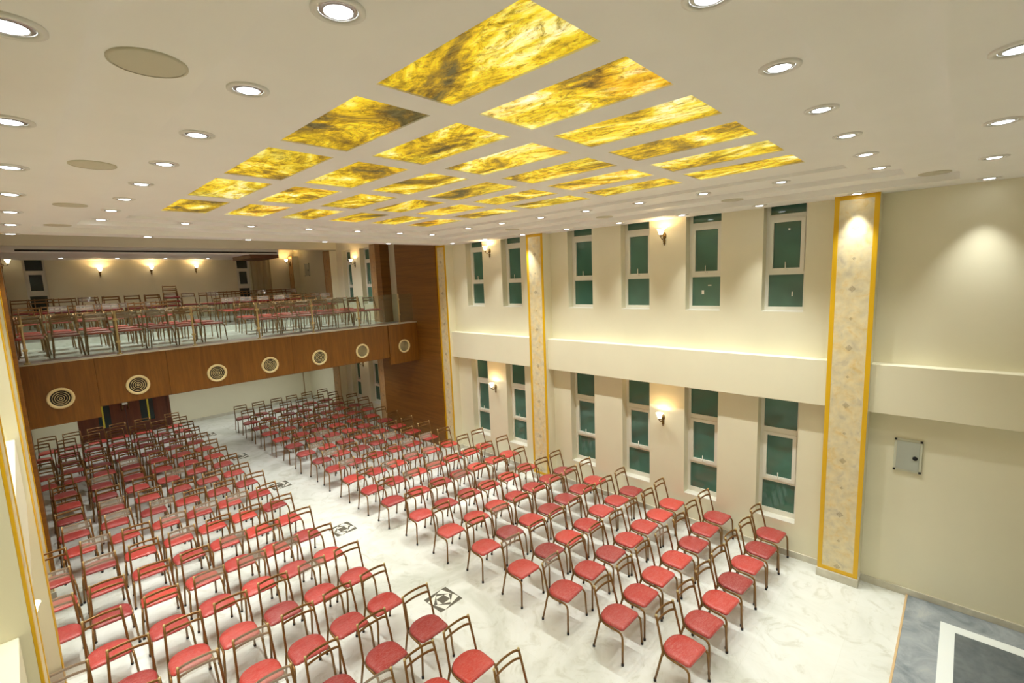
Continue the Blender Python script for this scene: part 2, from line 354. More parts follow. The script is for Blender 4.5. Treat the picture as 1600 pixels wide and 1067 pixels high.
# ------------------------------------------------------------------ windows
wn = [0]
SHARED = {}
def shared(key, mb_fn, m):
    if key not in SHARED: SHARED[key] = mb_fn().mesh(key, m)
    return SHARED[key]
WINS = {}
def window(a, b, upper, label):
    wn[0] += 1; W = b-a; k = '%.2f%d' % (W, upper); z0 = (UPP if upper else LOW)[0]
    t = empty('window_%d' % wn[0], (XR+.18, (a+b)/2, z0)); tag(t, label, 'window', None, 'structure')
    h = W/2; f = .055
    top = 2.0 if upper else 2.2
    pb, s0, s1, tp = (.075, .615, .715, 1.61) if upper else (.10, .61, .69, 1.61)
    sash0, sash1 = (.665, 1.535) if upper else (.655, 1.52)
    def fr():
        q = MB(); q.box(0,.06,-h,-h+f,0,top); q.box(0,.06,h-f,h,0,top); q.box(0,.06,-h+f,h-f,0,pb); q.box(0,.06,-h+f,h-f,s0,sash0); q.box(0,.06,-h+f,h-f,sash1,tp); q.box(0,.06,-h+f,h-f,top-.05,top); return q
    link_mesh('frame', shared('window_frame'+k, fr, 'white_frame'), t)
    def sh():
        q = MB(); e = h-f; g = .058
        q.box(-.02,.04,-e,-e+g,sash0,sash1); q.box(-.02,.04,e-g,e,sash0,sash1); q.box(-.02,.04,-e+g,e-g,sash0,sash0+g); q.box(-.02,.04,-e+g,e-g,sash1-g,sash1); return q
    link_mesh('sash', shared('window_sash'+k, sh, 'white_frame'), t)
    for n_, (za, zb) in enumerate(((pb, s0), (sash0+.05, sash1-.05), (tp, top-.05))):
        link_mesh('pane', shared('window_pane%s%d' % (k, n_), lambda: MB().box(.02,.028,-h+f,h-f,za,zb), 'green_glass'), t)
    def hd():
        q = MB(); zc = sash0+.03; q.box(-.035,-.02,-.03,.03,zc-.012,zc+.012); q.tube([(-.03,0,zc),(-.06,0,zc+.01),(-.062,0,zc+.13)], .008, 6); return q
    link_mesh('handle', shared('window_handle'+k, hd, 'white_frame'), t)
    WINS[label] = t
    link_mesh('sill', shared('window_sill'+k, lambda: MB().box(-.18,0,-h,h,0,.012), 'white_frame'), t)
wl = ['beside the wide column near the stage','second along from the wide column near the stage','third along from the wide column near the stage','just before the middle wallpapered column','just beyond the middle wallpapered column','nearest the wood panelling']
for i, (a, b) in enumerate(WIN_Y):
    window(a, b, False, 'lower window ' + wl[i]); window(a, b, True, 'upper window ' + wl[i])
for i, (a, b) in enumerate(WIN_Y2):
    window(a, b, False, 'lower window beyond the panelling, ' + ('first' if i == 0 else 'second') + ' under the balcony'); window(a, b, True, 'balcony side window, ' + ('first' if i == 0 else 'second') + ' beyond the panelling')
for lab, y_, z_, a_, b_ in ((wl[1], 3.62, 4.60, .035, .05), (wl[1], 3.50, 4.72, .05, .012), (wl[0], 2.20, 5.62, .022, .022), (wl[0], 2.12, 4.56, .012, .05), (wl[2], 4.68, 4.72, .02, .025)):
    t = WINS['upper window ' + lab]; q = MB().box(.014, .02, y_-t.location.y-a_, y_-t.location.y+a_*.3, z_-t.location.z-b_, z_-t.location.z+b_*.5); q.v[5] = (q.v[5][0], q.v[5][1]+a_*.5, q.v[5][2]); q.build('paper_scrap', 'white_frame', t)
def back_window(x0, x1, label):
    wn[0] += 1; t = empty('window_%d' % wn[0], ((x0+x1)/2, YB2+.06, 4.4)); tag(t, label, 'window', None, 'structure'); h = (x1-x0)/2
    q = MB(); q.box(-h,-h+.05,0,.06,0,1.9); q.box(h-.05,h,0,.06,0,1.9)
    for a, b in ((0,.06),(.62,.74),(1.35,1.43),(1.85,1.9)): q.box(-h+.05,h-.05,0,.06,a,b)
    q.build('frame', 'white_frame', t)
    q = MB(); q.box(-h+.05,-h+.1,-.015,.04,.74,1.35); q.box(h-.1,h-.05,-.015,.04,.74,1.35); q.box(-h+.1,h-.1,-.015,.04,.74,.79); q.box(-h+.1,h-.1,-.015,.04,1.30,1.35); q.build('sash', 'white_frame', t)
    for a, b in ((.06,.62),(.79,1.30),(1.43,1.85)): MB().box(-h+.05,h-.05,.02,.028,a,b).build('pane', 'dark_glass', t)
back_window(.36, .86, 'dark window in the left corner of the balcony back wall')
back_window(6.46, 6.95, 'dark window beside the curtain on the balcony back wall')

# ------------------------------------------------------------------ doors under the balcony
t = empty('door_1', (2.285, YB+.05, 0)); tag(t, 'reddish brown wooden double door with narrow dark glass strips', 'door', None, 'structure')
q = MB(); q.box(-1.285,-1.2,-.06,.06,0,2.2); q.box(1.2,1.285,-.06,.06,0,2.2); q.box(-1.2,1.2,-.06,.06,2.1,2.2); q.build('door_frame', 'door_wood', t)
for s, g0, g1, yl in ((-1, -.755, -.425, -.625), (1, .405, .795, .635)):
    x0, x1 = (-1.2, -.004) if s < 0 else (.004, 1.2)
    q = MB(); q.box(x0, g0, -.02, .03, 0, 2.1); q.box(g1, x1, -.02, .03, 0, 2.1); q.box(g0, g1, -.02, .03, 0, .42); q.box(g0, g1, -.02, .03, 1.85, 2.1)
    lf = q.build('door_leaf', 'door_wood', t)
    MB().box(g0, g1, .0, .008, .42, 1.85).build('glass_strip', 'dark_glass', lf)
    MB().box(yl-.025, yl+.025, -.012, -.002, .42, 1.85).build('yellow_strip', 'yellow_tape', lf)
    MB().tube([(-s*-.09, -.02, .95), (-s*-.09, -.07, .97), (-s*-.09, -.07, 1.25), (-s*-.09, -.02, 1.27)], .012, 8).build('door_handle', 'brass', lf)
MB().box(-.09, .07, -.07, -.02, 1.13, 1.20).build('door_latch', 'white_frame', t, .005)

# ------------------------------------------------------------------ balcony
struct('balcony_floor', MB().box(XL, XR, 12.26, YB2, 2.86, 3.70), 'marble_floor', 'marble floor of the balcony', 'floor')
struct('balcony_step', MB().box(XL, XR, 16.85, YB2, 3.70, 3.86), 'marble_floor', 'lower seating step of the balcony', 'step')
struct('balcony_step_rear', MB().box(XL, XR, 18.72, YB2, 3.86, 4.06), 'marble_floor', 'upper rear seating step of the balcony', 'step')
struct('balcony_kerb', MB().box(-.06, 8.47, 12.262, 12.46, 3.70, 3.772).box(-.06, 8.47, 12.17, 12.46, 3.772, 3.792), 'skirting', 'grey kerb along the balcony edge below the railing', 'kerb')
fas = empty('balcony_fascia', (0, 12.2, 0)); tag(fas, 'orange brown wood fascia across the balcony front', 'fascia', None, 'structure')
for a, b, z0, y0 in ((-.06, .94, 2.61, -.035), (.944, 2.10, 2.82, 0), (2.104, 4.70, 2.82, 0), (4.704, 7.463, 2.82, 0), (7.467, 8.47, 2.60, -.035)):
    MB().box(a, b, y0, .06, z0, 3.77).build('wood_panel', 'fascia_wood', fas, .002)
struct('balcony_soffit_edge', MB().box(-.06, 8.47, 12.26, 12.5, 2.80, 2.86), 'fascia_wood', 'dark wood lip below the balcony fascia', 'fascia')
VX = [.403, 1.569, 3.002, 4.142, 5.375, 6.606, 7.966]
def make_vent():
    t = empty('air_vent')
    MB().lathe([(.20,0),(.20,.016),(.188,.026),(.150,.020),(.148,.002)], 36, axis='y', cap=False).build('rim', 'vent_cream', t)
    MB().lathe([(.15,.002),(.0005,.002)], 36, axis='y', cap=False).build('dark_back', 'black', t)
    for r in (.120, .086, .052, .020):
        MB().lathe([(r+.004,.003),(r+.004,.016),(r-.004,.016),(r-.004,.003)], 30, axis='y', cap=False).build('ring', 'vent_cream', t)
    return t
def dup(o, loc=None, rz=None, parent=None):
    c = o.copy(); C.objects.link(c); c.parent = parent
    if loc is not None: c.location = loc
    if rz is not None: c.rotation_euler = (0, 0, rz)
    for ch in o.children: dup(ch, parent=c)
    return c
v0 = make_vent()
for i, vx in enumerate(VX):
    o = v0 if i == 0 else dup(v0); o.location = (vx, 12.165 if i in (0, 6) else 12.199, 3.13 if 0 < i < 6 else 3.10)
    tag(o, 'round cream ring vent on the balcony fascia, ' + ('leftmost of seven' if i == 0 else 'rightmost of seven, on the dropped box' if i == 6 else ORD[i+1] + ' from the left'), 'vent', 'round vents on the balcony front')
# railing: posts and glass
rail = empty('balcony_railing', (0, 12.3, 3.792)); tag(rail, 'frameless glass railing with pale brass posts on the balcony edge', 'railing')
PX = [.05, 1.37, 2.67, 4.01, 5.33, 6.63, 7.95]
pm = MB().tube([(0,0,.01),(0,0,.87)], .021, 10).mesh('post', 'rail_post'); fm = MB().lathe([(.05,0),(.05,.012),(.024,.03)], 16).mesh('base', 'rail_post'); cm = MB().box(-.035,.035,-.02,.02,-.02,.02).mesh('clamp', 'rail_post')
for x in PX:
    p = link_mesh('post', pm, rail, (x, 0, 0)); link_mesh('base', fm, p)
    link_mesh('clamp', cm, p, (0, 0, .25)); link_mesh('clamp', cm, p, (0, 0, .7))
for a, b in list(zip(PX, PX[1:])) + [(7.95, 8.47)]:
    MB().box(a+.03, b-.03, -.005, .005, .05, .86).build('glass_panel', 'clear_glass', rail)
# pelmet and curtain on the balcony back wall
tag(MB().box(5.86, 6.8, 18.0, 19.9, 6.035, 6.164).build('ceiling_pelmet', 'pelmet_wood', None, .004), 'dark wooden box hanging under the rear balcony ceiling', 'pelmet')
q = MB(); n = 60; vs_ = []; fs = []
for i in range(n+1):
    xx = 6.99 + .76*i/n; yy = YB2-.07 + .035*math.sin(i/n*PI*7)
    vs_ += [(xx, yy, 4.1), (xx, yy, 6.2), (xx, yy+.006, 4.1), (xx, yy+.006, 6.2)]
for i in range(n):
    o = i*4; fs += [(o, o+4, o+5, o+1), (o+2, o+3, o+7, o+6)]
q.add(vs_, fs, True)
tag(q.build('curtain', 'curtain'), 'greenish beige curtain beside the window on balcony back wall', 'curtain')

# ------------------------------------------------------------------ ceiling fittings
def spot(parent, z, power, size, blend=1.0, col=DOWN_COL, rad=.022):
    l = bpy.data.lights.new('lamp', 'SPOT'); l.energy = power; l.spot_size = math.radians(size); l.spot_blend = blend; l.color = col; l.shadow_soft_size = rad
    o = bpy.data.objects.new('lamp', l); C.objects.link(o); o.parent = parent; o.location = (0, 0, z); return o
trim_me = MB().lathe([(.112,0),(.112,-.008),(.098,-.014),(.082,-.010),(.078,.012)], 28, cap=False).mesh('trim', 'lamp_trim')
cone_me = MB().lathe([(.078,-.004),(.062,-.012),(.058,-.006)], 24, cap=False).mesh('reflector', 'lamp_cone')
led_me = MB().lathe([(.060,-.007),(.050,-.011),(.0005,-.013)], 24, cap=False).mesh('lens', 'led')
def downlight(x, y, z, label, power, size=95, grp='ceiling downlights'):
    t = empty('ceiling_downlight', (x, y, z)); tag(t, label, 'downlight', grp)
    link_mesh('trim', trim_me, t); link_mesh('reflector', cone_me, t); link_mesh('lens', led_me, t)
    spot(t, -.03, power, size)
Z1 = 6.139
for i in range(8): downlight(1.09, 1.98+1.10*i, Z1, 'inner ring downlight, %s from the camera in left row' % ORD[i+1], DOWN_W*(.6 if i < 3 else 1.05))
for i, x in enumerate((2.17, 3.20, 4.27, 5.30, 6.36, 7.38)): downlight(x, .86, Z1, 'inner ring downlight, %s from the left on the near side' % ORD[i+1], DOWN_W*.5)
for i, x in enumerate((2.18, 3.21, 4.29, 5.35, 6.42, 7.35)): downlight(x, 9.66, Z1, 'inner ring downlight, %s from the left on the balcony side' % ORD[i+1], DOWN_W)
for i in range(7): downlight(7.34-.022*i, 1.91+1.04*i, Z1, 'inner ring downlight, %s from the stage on the window side' % ORD[i+1], DOWN_W)
for i in range(7): downlight(.11, 2.59+1.36*i, ZC, 'outer ring downlight by left wall, %s from the camera' % ORD[i+1], OUTER_W, 62)
for i in range(8): downlight(8.37-.008*i, 1.21+1.265*i, ZC, 'outer ring downlight by window wall, %s from the stage' % ORD[i+1], OUTER_W, 62)
for i, x in enumerate((3.44, 5.11, 6.80, 8.48)): downlight(x, -.11, ZC, 'outer ring downlight at near edge, %s from the left' % ORD[i+1], OUTER_W*.9, 66)
for i, x in enumerate((1.80, 3.45, 5.05, 6.70)): downlight(x, 10.62, ZC, 'outer ring downlight above balcony edge, %s from the left' % ORD[i+1], OUTER_W*.8)
for i, x in enumerate((1.20, 2.57, 3.89, 5.19)): downlight(x, 20.45, 6.165, 'small downlight in the rear balcony ceiling, %s from the left' % ORD[i+1], 18)
sp_me = MB().lathe([(.155,0),(.155,-.006),(.148,-.012),(.0005,-.014)], 40, cap=False)
for side, pts in (('left', [(.58,2.86),(.60,5.33),(.62,7.81),(.62,10.1)]), ('window', [(8.0,.38),(7.95,2.75),(7.92,5.06),(7.9,7.45)])):
    for i, (x, y) in enumerate(pts):
        t = empty('ceiling_speaker', (x, y, 6.071)); tag(t, 'flat round ceiling speaker on the %s side, %s from the camera end' % (side, ORD[i+1]), 'speaker', 'ceiling speakers')
        if i == 0 and side == 'left': grille = MB().lathe([(.146,-.008),(.12,-.013),(.0005,-.014)], 40, cap=False).mesh('grille', 'speaker_mesh'); rim = MB().lathe([(.158,0),(.158,-.008),(.146,-.010)], 40, cap=False).mesh('rim', 'speaker_mesh')
        link_mesh('grille', grille, t); link_mesh('rim', rim, t)
# downlights below the balcony, then unseen lamps added to brighten the balcony seats
for i, (x, y) in enumerate([(x, y) for y in (14.2, 19.3) for x in (1.2, 3.2, 5.2, 7.2)]):
    downlight(x, y, 2.86, 'downlight under the balcony, %s from the left in the %s row' % (ORD[i % 4+1], 'front' if y < 16 else 'rear'), UNDER_W, 130, 'downlights below the balcony')
for i, (x, y) in enumerate([(x, y) for y in (15.8,) for x in (1.6, 4.2, 6.8)]):
    downlight(x, y, 6.62, 'added unseen lamp over the balcony seats, %s from the left' % ORD[i+1], 185, 140, 'added unseen lamps over the balcony seats')

# ------------------------------------------------------------------ wall sconces
def make_sconce():
    t = empty('wall_sconce')
    q = MB()
    q.lathe([(.001,0),(.045,0),(.05,.008),(.036,.02),(.02,.028),(.001,.03)], 20, axis='y', cap=False)
    for i, p in enumerate(q.v): q.v[i] = (p[0]*.8, p[1], p[2]*1.35+.02)
    q.lathe([(.001,-.16),(.012,-.15),(.008,-.135),(.024,-.115),(.016,-.095),(.030,-.07),(.020,-.05)], 14, (0,-.014,0), cap=False)
    q.build('back_plate', 'brass', t)
    q = MB(); q.tube([(0,-.02,.0),(0,-.06,-.035),(0,-.11,-.045),(0,-.15,-.02),(0,-.16,.02)], [.011,.010,.009,.009,.011], 8)
    q.tube([(0,-.05,-.03),(0,-.07,.0),(0,-.055,.02),(0,-.04,.008)], .006, 6); q.build('arm', 'brass', t)
    MB().lathe([(.008,.0),(.030,.012),(.034,.03),(.028,.036)], 16, (0,-.16,.0), cap=False).build('cup', 'brass', t)
    MB().lathe([(.026,.032),(.036,.045),(.042,.07),(.050,.10),(.068,.135),(.074,.145),(.070,.146),(.047,.10),(.038,.07),(.030,.045)], 24, (0,-.16,0), cap=False).build('glass_shade', 'shade_glow', t)
    l = bpy.data.lights.new('bulb', 'POINT'); l.energy = SCONCE_W; l.color = WARM; l.shadow_soft_size = .02
    o = bpy.data.objects.new('bulb', l); C.objects.link(o); o.parent = t; o.location = (0, -.16, .125)
    return t
S = [((XR,4.28,5.66),-PI/2,'brass wall sconce between the upper windows nearest the stage'),
     ((XR,9.14,5.70),-PI/2,'brass wall sconce between the two upper windows beyond middle column'),
     ((XR,4.30,2.06),-PI/2,'brass wall sconce between the lower windows nearest the stage'),
     ((XR,9.14,2.06),-PI/2,'brass wall sconce between the two lower windows beyond middle column'),
     ((XR,16.25,5.76),-PI/2,'brass wall sconce on the balcony side wall between windows'),
     ((XR,16.25,2.06),-PI/2,'brass wall sconce on the side wall below the balcony'),
     ((CR,21.36,6.02),-PI/2,'brass wall sconce on the right rear corner column of balcony'),
     ((XL,5.95,2.10),PI/2,'white shaded sconce on the left wall near the bottom left'),
     ((CL,21.36,6.02),PI/2,'brass wall sconce on the left rear corner column of balcony'),
     ((2.20,YB2,5.74),0,'leftmost of three sconces on the balcony back wall'),
     ((3.64,YB2,5.78),0,'middle of three sconces on the balcony back wall'),
     ((5.04,YB2,5.82),0,'rightmost of three sconces on the balcony back wall')]
s0 = make_sconce()
# model faces -Y; a wall at +X needs the lamp to point to -X
for i, (loc, rz, lab) in enumerate(S):
    o = s0 if i == 0 else dup(s0); o.location = loc; o.rotation_euler = (0, 0, rz); tag(o, lab, 'sconce', 'brass wall sconces')

# ------------------------------------------------------------------ distribution boxes
def wall_box(y0, y1, z0, z1, label):
    t = empty('electrical_box', (XR, (y0+y1)/2, (z0+z1)/2)); tag(t, label, 'electrical box'); hy, hz = (y1-y0)/2, (z1-z0)/2
    MB().box(-.03, 0, -hy, hy, -hz, hz).build('box_frame', 'box_edge', t, .003)
    MB().box(-.04, -.03, -hy+.03, hy-.03, -hz+.03, hz-.03).build('cover', 'steel_box', t, .003)
    MB().lathe([(.03,0),(.03,.012),(.001,.014)], 16, axis='y').build('lock', 'black', t).matrix_local = Matrix.Translation((-.04, -hy+.075, -.02)) @ Matrix.Rotation(-PI/2, 4, 'Z')
    for sy in (-1, 1):
        for sz in (-1, 1): MB().box(-.042, -.028, sy*(hy-.014)-.015, sy*(hy-.014)+.015, sz*(hz-.014)-.015, sz*(hz-.014)+.015).build('corner_clip', 'black', t, .003)
wall_box(.32, .64, 1.94, 2.43, 'grey electrical cover plate on the wall above the stage platform')
wall_box(20.1, 20.55, 5.42, 5.95, 'grey electrical box on the balcony side wall')

# ------------------------------------------------------------------ stage platform
pl = empty('stage_platform', (0, 0, 0)); tag(pl, 'low grey granite platform with a white inlaid band at bottom right', 'platform')
MB().box(5.4, 8.77, -2.9, .36, 0, .022).build('granite_top', 'granite', pl, .003)
MB().box(5.4, 8.77, .36, .385, 0, .026).build('edge_strip', 'ply_edge', pl, .003)
q = MB(); q.box(5.9, 8.36, -.17, -.02, .022, .028); q.box(8.2, 8.36, -2.9, -.17, .022, .028); q.build('white_band', 'white_stripe', pl)
MB().box(5.9, 8.2, -2.9, -.17, .022, .026).build('dark_infill', 'dark_granite', pl)

# ------------------------------------------------------------------ floor mosaics
def mosaic(cx, cy):
    size = .43; t = .30
    base = MB().box(-size/2, size/2, -size/2, size/2, 0, .003).build('mosaic_inlay', 'pale_tile', floor); base.location = (cx, cy, 0)
    sq = [Vector((-size/2,-size/2)), Vector((size/2,-size/2)), Vector((size/2,size/2)), Vector((-size/2,size/2))]
    def prism(P, z0=.003, z1=.006):
        n = len(P); return MB().add([(p.x,p.y,z0) for p in P]+[(p.x,p.y,z1) for p in P], [tuple(range(n,2*n))]+[(i,(i+1)%n,n+(i+1)%n,n+i) for i in range(n)])
    for lev in range(4):
        tt = (.21, .36, .22, .40)[lev]; nx = [sq[i].lerp(sq[(i+1)%4], tt) for i in range(4)]
        if lev % 2 == 0:
            for i in range(4): prism([nx[i], sq[(i+1)%4], nx[(i+1)%4]]).build('dark_triangle', 'dark_tile', base)
        sq = nx
    prism(sq).build('dark_centre', 'dark_tile', base)
for cy in (5.70, 9.03, 12.35, 15.5, 18.8): mosaic(4.12, cy)

# ------------------------------------------------------------------ chairs
def seat_outline(hw=.219, yf=-.215, yb=.195, n=18):
    P = []; r = .045
    for k in range(5):
        a = -PI/2 + (PI/2)*k/4; P.append((hw-.006-r+r*math.cos(a), yf+r+r*math.sin(a)))
    ym = .0
    for k in range(n+1):
        a = PI*k/n; P.append((hw*math.copysign(abs(math.cos(a))**.85, math.cos(a)), ym+(yb-ym)*math.sin(a)**.9))
    for k in range(5):
        a = PI + (PI/2)*k/4; P.append((-hw+.006+r+r*math.cos(a), yf+r+r*math.sin(a)))
    return P
def cushion():
    P = seat_outline(); n = len(P); cy = -.02; vs_ = []
    for s, z in ((.93,.437),(1,.447),(1.0,.460),(.965,.474),(.86,.482),(.6,.486),(.25,.488)):
        vs_ += [(x*s, cy+(y-cy)*s, z) for x, y in P]
    fs = []
    for l in range(6):
        for k in range(n): fs.append((l*n+k, l*n+(k+1)%n, (l+1)*n+(k+1)%n, (l+1)*n+k))
    fs += [tuple(range(n-1,-1,-1)), tuple(6*n+k for k in range(n))]
    return MB().add(vs_, fs, True)
TR = .0142
def frame_tube(q=None):
    q = q or MB(); pts = []
    for k in range(17):
        a = PI*k/16; pts.append((.216*math.copysign(abs(math.cos(a))**.85, math.cos(a)), .198*math.sin(a)**.9, .424))
    return q.tube([(.216,-.13,.424)]+pts+[(-.216,-.13,.424)], TR, 8)
def front_leg(s, q=None):
    return (q or MB()).tube([(s*.245,-.23,.012),(s*.228,-.222,.30),(s*.225,-.219,.36),(s*.221,-.209,.393),(s*.218,-.185,.416),(s*.216,-.15,.424),(s*.216,-.12,.424)], TR, 8)
def rear_leg(s, q=None):
    return (q or MB()).tube([(s*.218,.232,.012),(s*.212,.17,.28),(s*.208,.135,.43)], TR, 8)
def back_post(s, q=None):
    return (q or MB()).tube([(s*.209,.13,.405),(s*.208,.132,.45),(s*.205,.150,.54),(s*.196,.205,.76),(s*.191,.233,.868)], TR, 8)
def back_rail(z, q=None):
    t = (z-.54)/.328; xx = .205-.014*t; yy = .150+.083*t
    return (q or MB()).tube([(xx*math.cos(PI*k/12), yy+.055*math.sin(PI*k/12)**.8, z) for k in range(13)], .009, 8, ry=.018)
def wrap_sheet():
    vs_ = []; fs = []; n = 14; zs = (.722,.745,.80,.845,.866)
    for z in zs:
        t = (z-.54)/.328; xx = .212-.014*t; yy = .150+.083*t
        for k in range(n+1):
            a = PI*k/n; vs_.append((xx*math.cos(a), yy+.055*math.sin(a)**.8-.014-.004*math.sin(k*2.1+z*40), z))
    for j in range(len(zs)-1):
        for k in range(n): o = j*(n+1)+k; fs.append((o, o+1, o+n+2, o+n+1))
    return MB().add(vs_, fs, True)
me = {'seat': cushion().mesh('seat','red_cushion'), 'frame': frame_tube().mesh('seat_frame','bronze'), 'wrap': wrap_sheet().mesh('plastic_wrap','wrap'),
      'fl': [front_leg(s).mesh('leg','bronze') for s in (-1,1)], 'rl': [rear_leg(s).mesh('leg','bronze') for s in (-1,1)], 'bp': [back_post(s).mesh('back_post','bronze') for s in (-1,1)],
      'rail': [back_rail(z).mesh('back_rail','bronze') for z in (.755,.842)],
      'foot': MB().lathe([(.017,0),(.018,.004),(.017,.034),(.013,.036)], 10).mesh('rubber_foot','rubber'), 'cap': MB().lathe([(.0152,-.006),(.0158,.004),(.011,.014),(.002,.018)], 10).mesh('cap','rail_post')}
q = frame_tube(); [(front_leg(s, q), rear_leg(s, q)) for s in (-1, 1)]; me['lowframe'] = q.mesh('leg_frame', 'bronze')
q = back_rail(.755); back_rail(.842, q); [back_post(s, q) for s in (-1, 1)]; me['lowback'] = q.mesh('backrest', 'bronze')
nch = [0]
def chair(x, y, z, rot, label, group, full=True, wrapped=False):
    nch[0] += 1
    t = empty('stacking_chair' if 'stacked' in label else 'banquet_chair', (x, y, z), math.radians(rot)); tag(t, label, 'chair', group)
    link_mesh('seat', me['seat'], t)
    if full:
        link_mesh('seat_frame', me['frame'], t)
        for i, s in enumerate((-1, 1)):
            l = link_mesh('leg', me['fl'][i], t); link_mesh('rubber_foot', me['foot'], l, (s*.245, -.23, 0))
            l = link_mesh('leg', me['rl'][i], t); link_mesh('rubber_foot', me['foot'], l, (s*.218, .232, 0))
            p = link_mesh('back_post', me['bp'][i], t); link_mesh('cap', me['cap'], p, (s*.191, .233, .866))
        for r in me['rail']: link_mesh('back_rail', r, t)
    else:
        link_mesh('leg_frame', me['lowframe'], t); link_mesh('backrest', me['lowback'], t)
    if wrapped: link_mesh('plastic_wrap', me['wrap'], t)
    return t
RIGHT = [
[(5.09,2.24,-5),(5.68,2.24,-5),(6.26,2.23,-5),(6.76,2.22,-5),(7.35,2.23,-3),(7.90,2.20,-5),(8.49,2.21,-4)],
[(5.08,3.13,-1),(5.66,3.13,-1),(6.20,3.14,-1),(6.78,3.11,-1),(7.37,3.09,-2),(7.97,3.13,-2),(8.49,3.12,-3)],
[(5.04,4.00,3),(5.67,4.01,2),(6.25,4.00,1),(6.81,3.98,-1),(7.37,3.99,1),(7.92,3.97,-1),(8.46,3.99,1)],
[(5.03,4.83,-2),(5.67,4.82,0),(6.21,4.82,1),(6.76,4.82,0),(7.41,4.91,0),(7.92,4.90,-3),(8.44,4.89,2)],
[(5.07,5.73,-4),(5.67,5.74,-5),(6.27,5.72,-2),(6.81,5.71,0),(7.34,5.74,-3),(7.89,5.77,-2),(8.43,5.78,-1)],
[(5.02,6.62,-1),(5.65,6.62,-1),(6.25,6.64,0),(6.82,6.62,-1),(7.36,6.62,-2),(7.87,6.61,-4),(8.40,6.63,0)],
[(5.03,7.53,-4),(5.63,7.52,-1),(6.25,7.52,0),(6.80,7.48,0),(7.39,7.45,1),(8.07,7.47,-1)],
[(5.00,8.50,-1),(5.63,8.46,0),(6.24,8.47,-4),(6.82,8.45,2),(7.35,8.45,-4),(7.87,8.42,0),(8.40,8.42,-3)],
[(5.00,9.35,1),(5.61,9.34,0),(6.24,9.37,-4),(6.80,9.38,-5),(7.34,9.39,-2),(7.85,9.35,1),(8.42,9.39,-5)],
[(5.03,10.24,1),(5.61,10.20,4),(6.20,10.24,0),(6.75,10.29,0),(7.34,10.29,-3),(7.95,10.28,-5)],
[(5.05,11.19,-5),(5.60,11.20,-3),(6.25,11.18,-1),(6.76,11.16,0),(7.33,11.14,1),(7.95,11.20,-2)],
[(5.08,12.01,0),(5.66,12.12,-2),(6.21,12.04,2),(6.75,12.06,-5),(7.35,12.05,-4),(7.96,12.08,1)],
[(5.04,12.89,-2),(5.66,12.95,-2),(6.21,12.94,-2),(6.77,12.94,0),(7.35,12.94,0),(8.00,12.94,2)],
[(5.08,13.80,2),(5.70,13.83,-2),(6.26,13.85,-2),(6.79,13.81,-2),(7.35,13.83,0),(8.08,13.84,-2)],
[(5.07,14.72,-2),(5.66,14.71,-2),(6.21,14.69,1),(6.80,14.67,2),(7.42,14.69,-2),(8.08,14.70,-2)],
[(5.07,15.64,-2),(5.64,15.63,-2),(6.26,15.64,2),(6.78,15.63,-1),(7.36,15.65,-2),(7.90,15.62,0),(8.46,15.64,-2)],
[(5.10,16.53,-2),(5.70,16.56,-2),(6.24,16.51,0),(6.77,16.51,-2),(7.34,16.51,-2),(7.93,16.56,-1),(8.45,16.53,-2)],
[(5.11,17.46,-2),(5.68,17.45,-2),(6.37,17.45,-2),(6.94,17.44,-2),(7.60,17.50,-2),(8.17,17.46,0)],
[(5.14,18.34,-2),(5.74,18.34,-2),(6.38,18.34,-1),(6.94,18.32,0),(7.53,18.35,-2),(8.16,18.33,1)]]
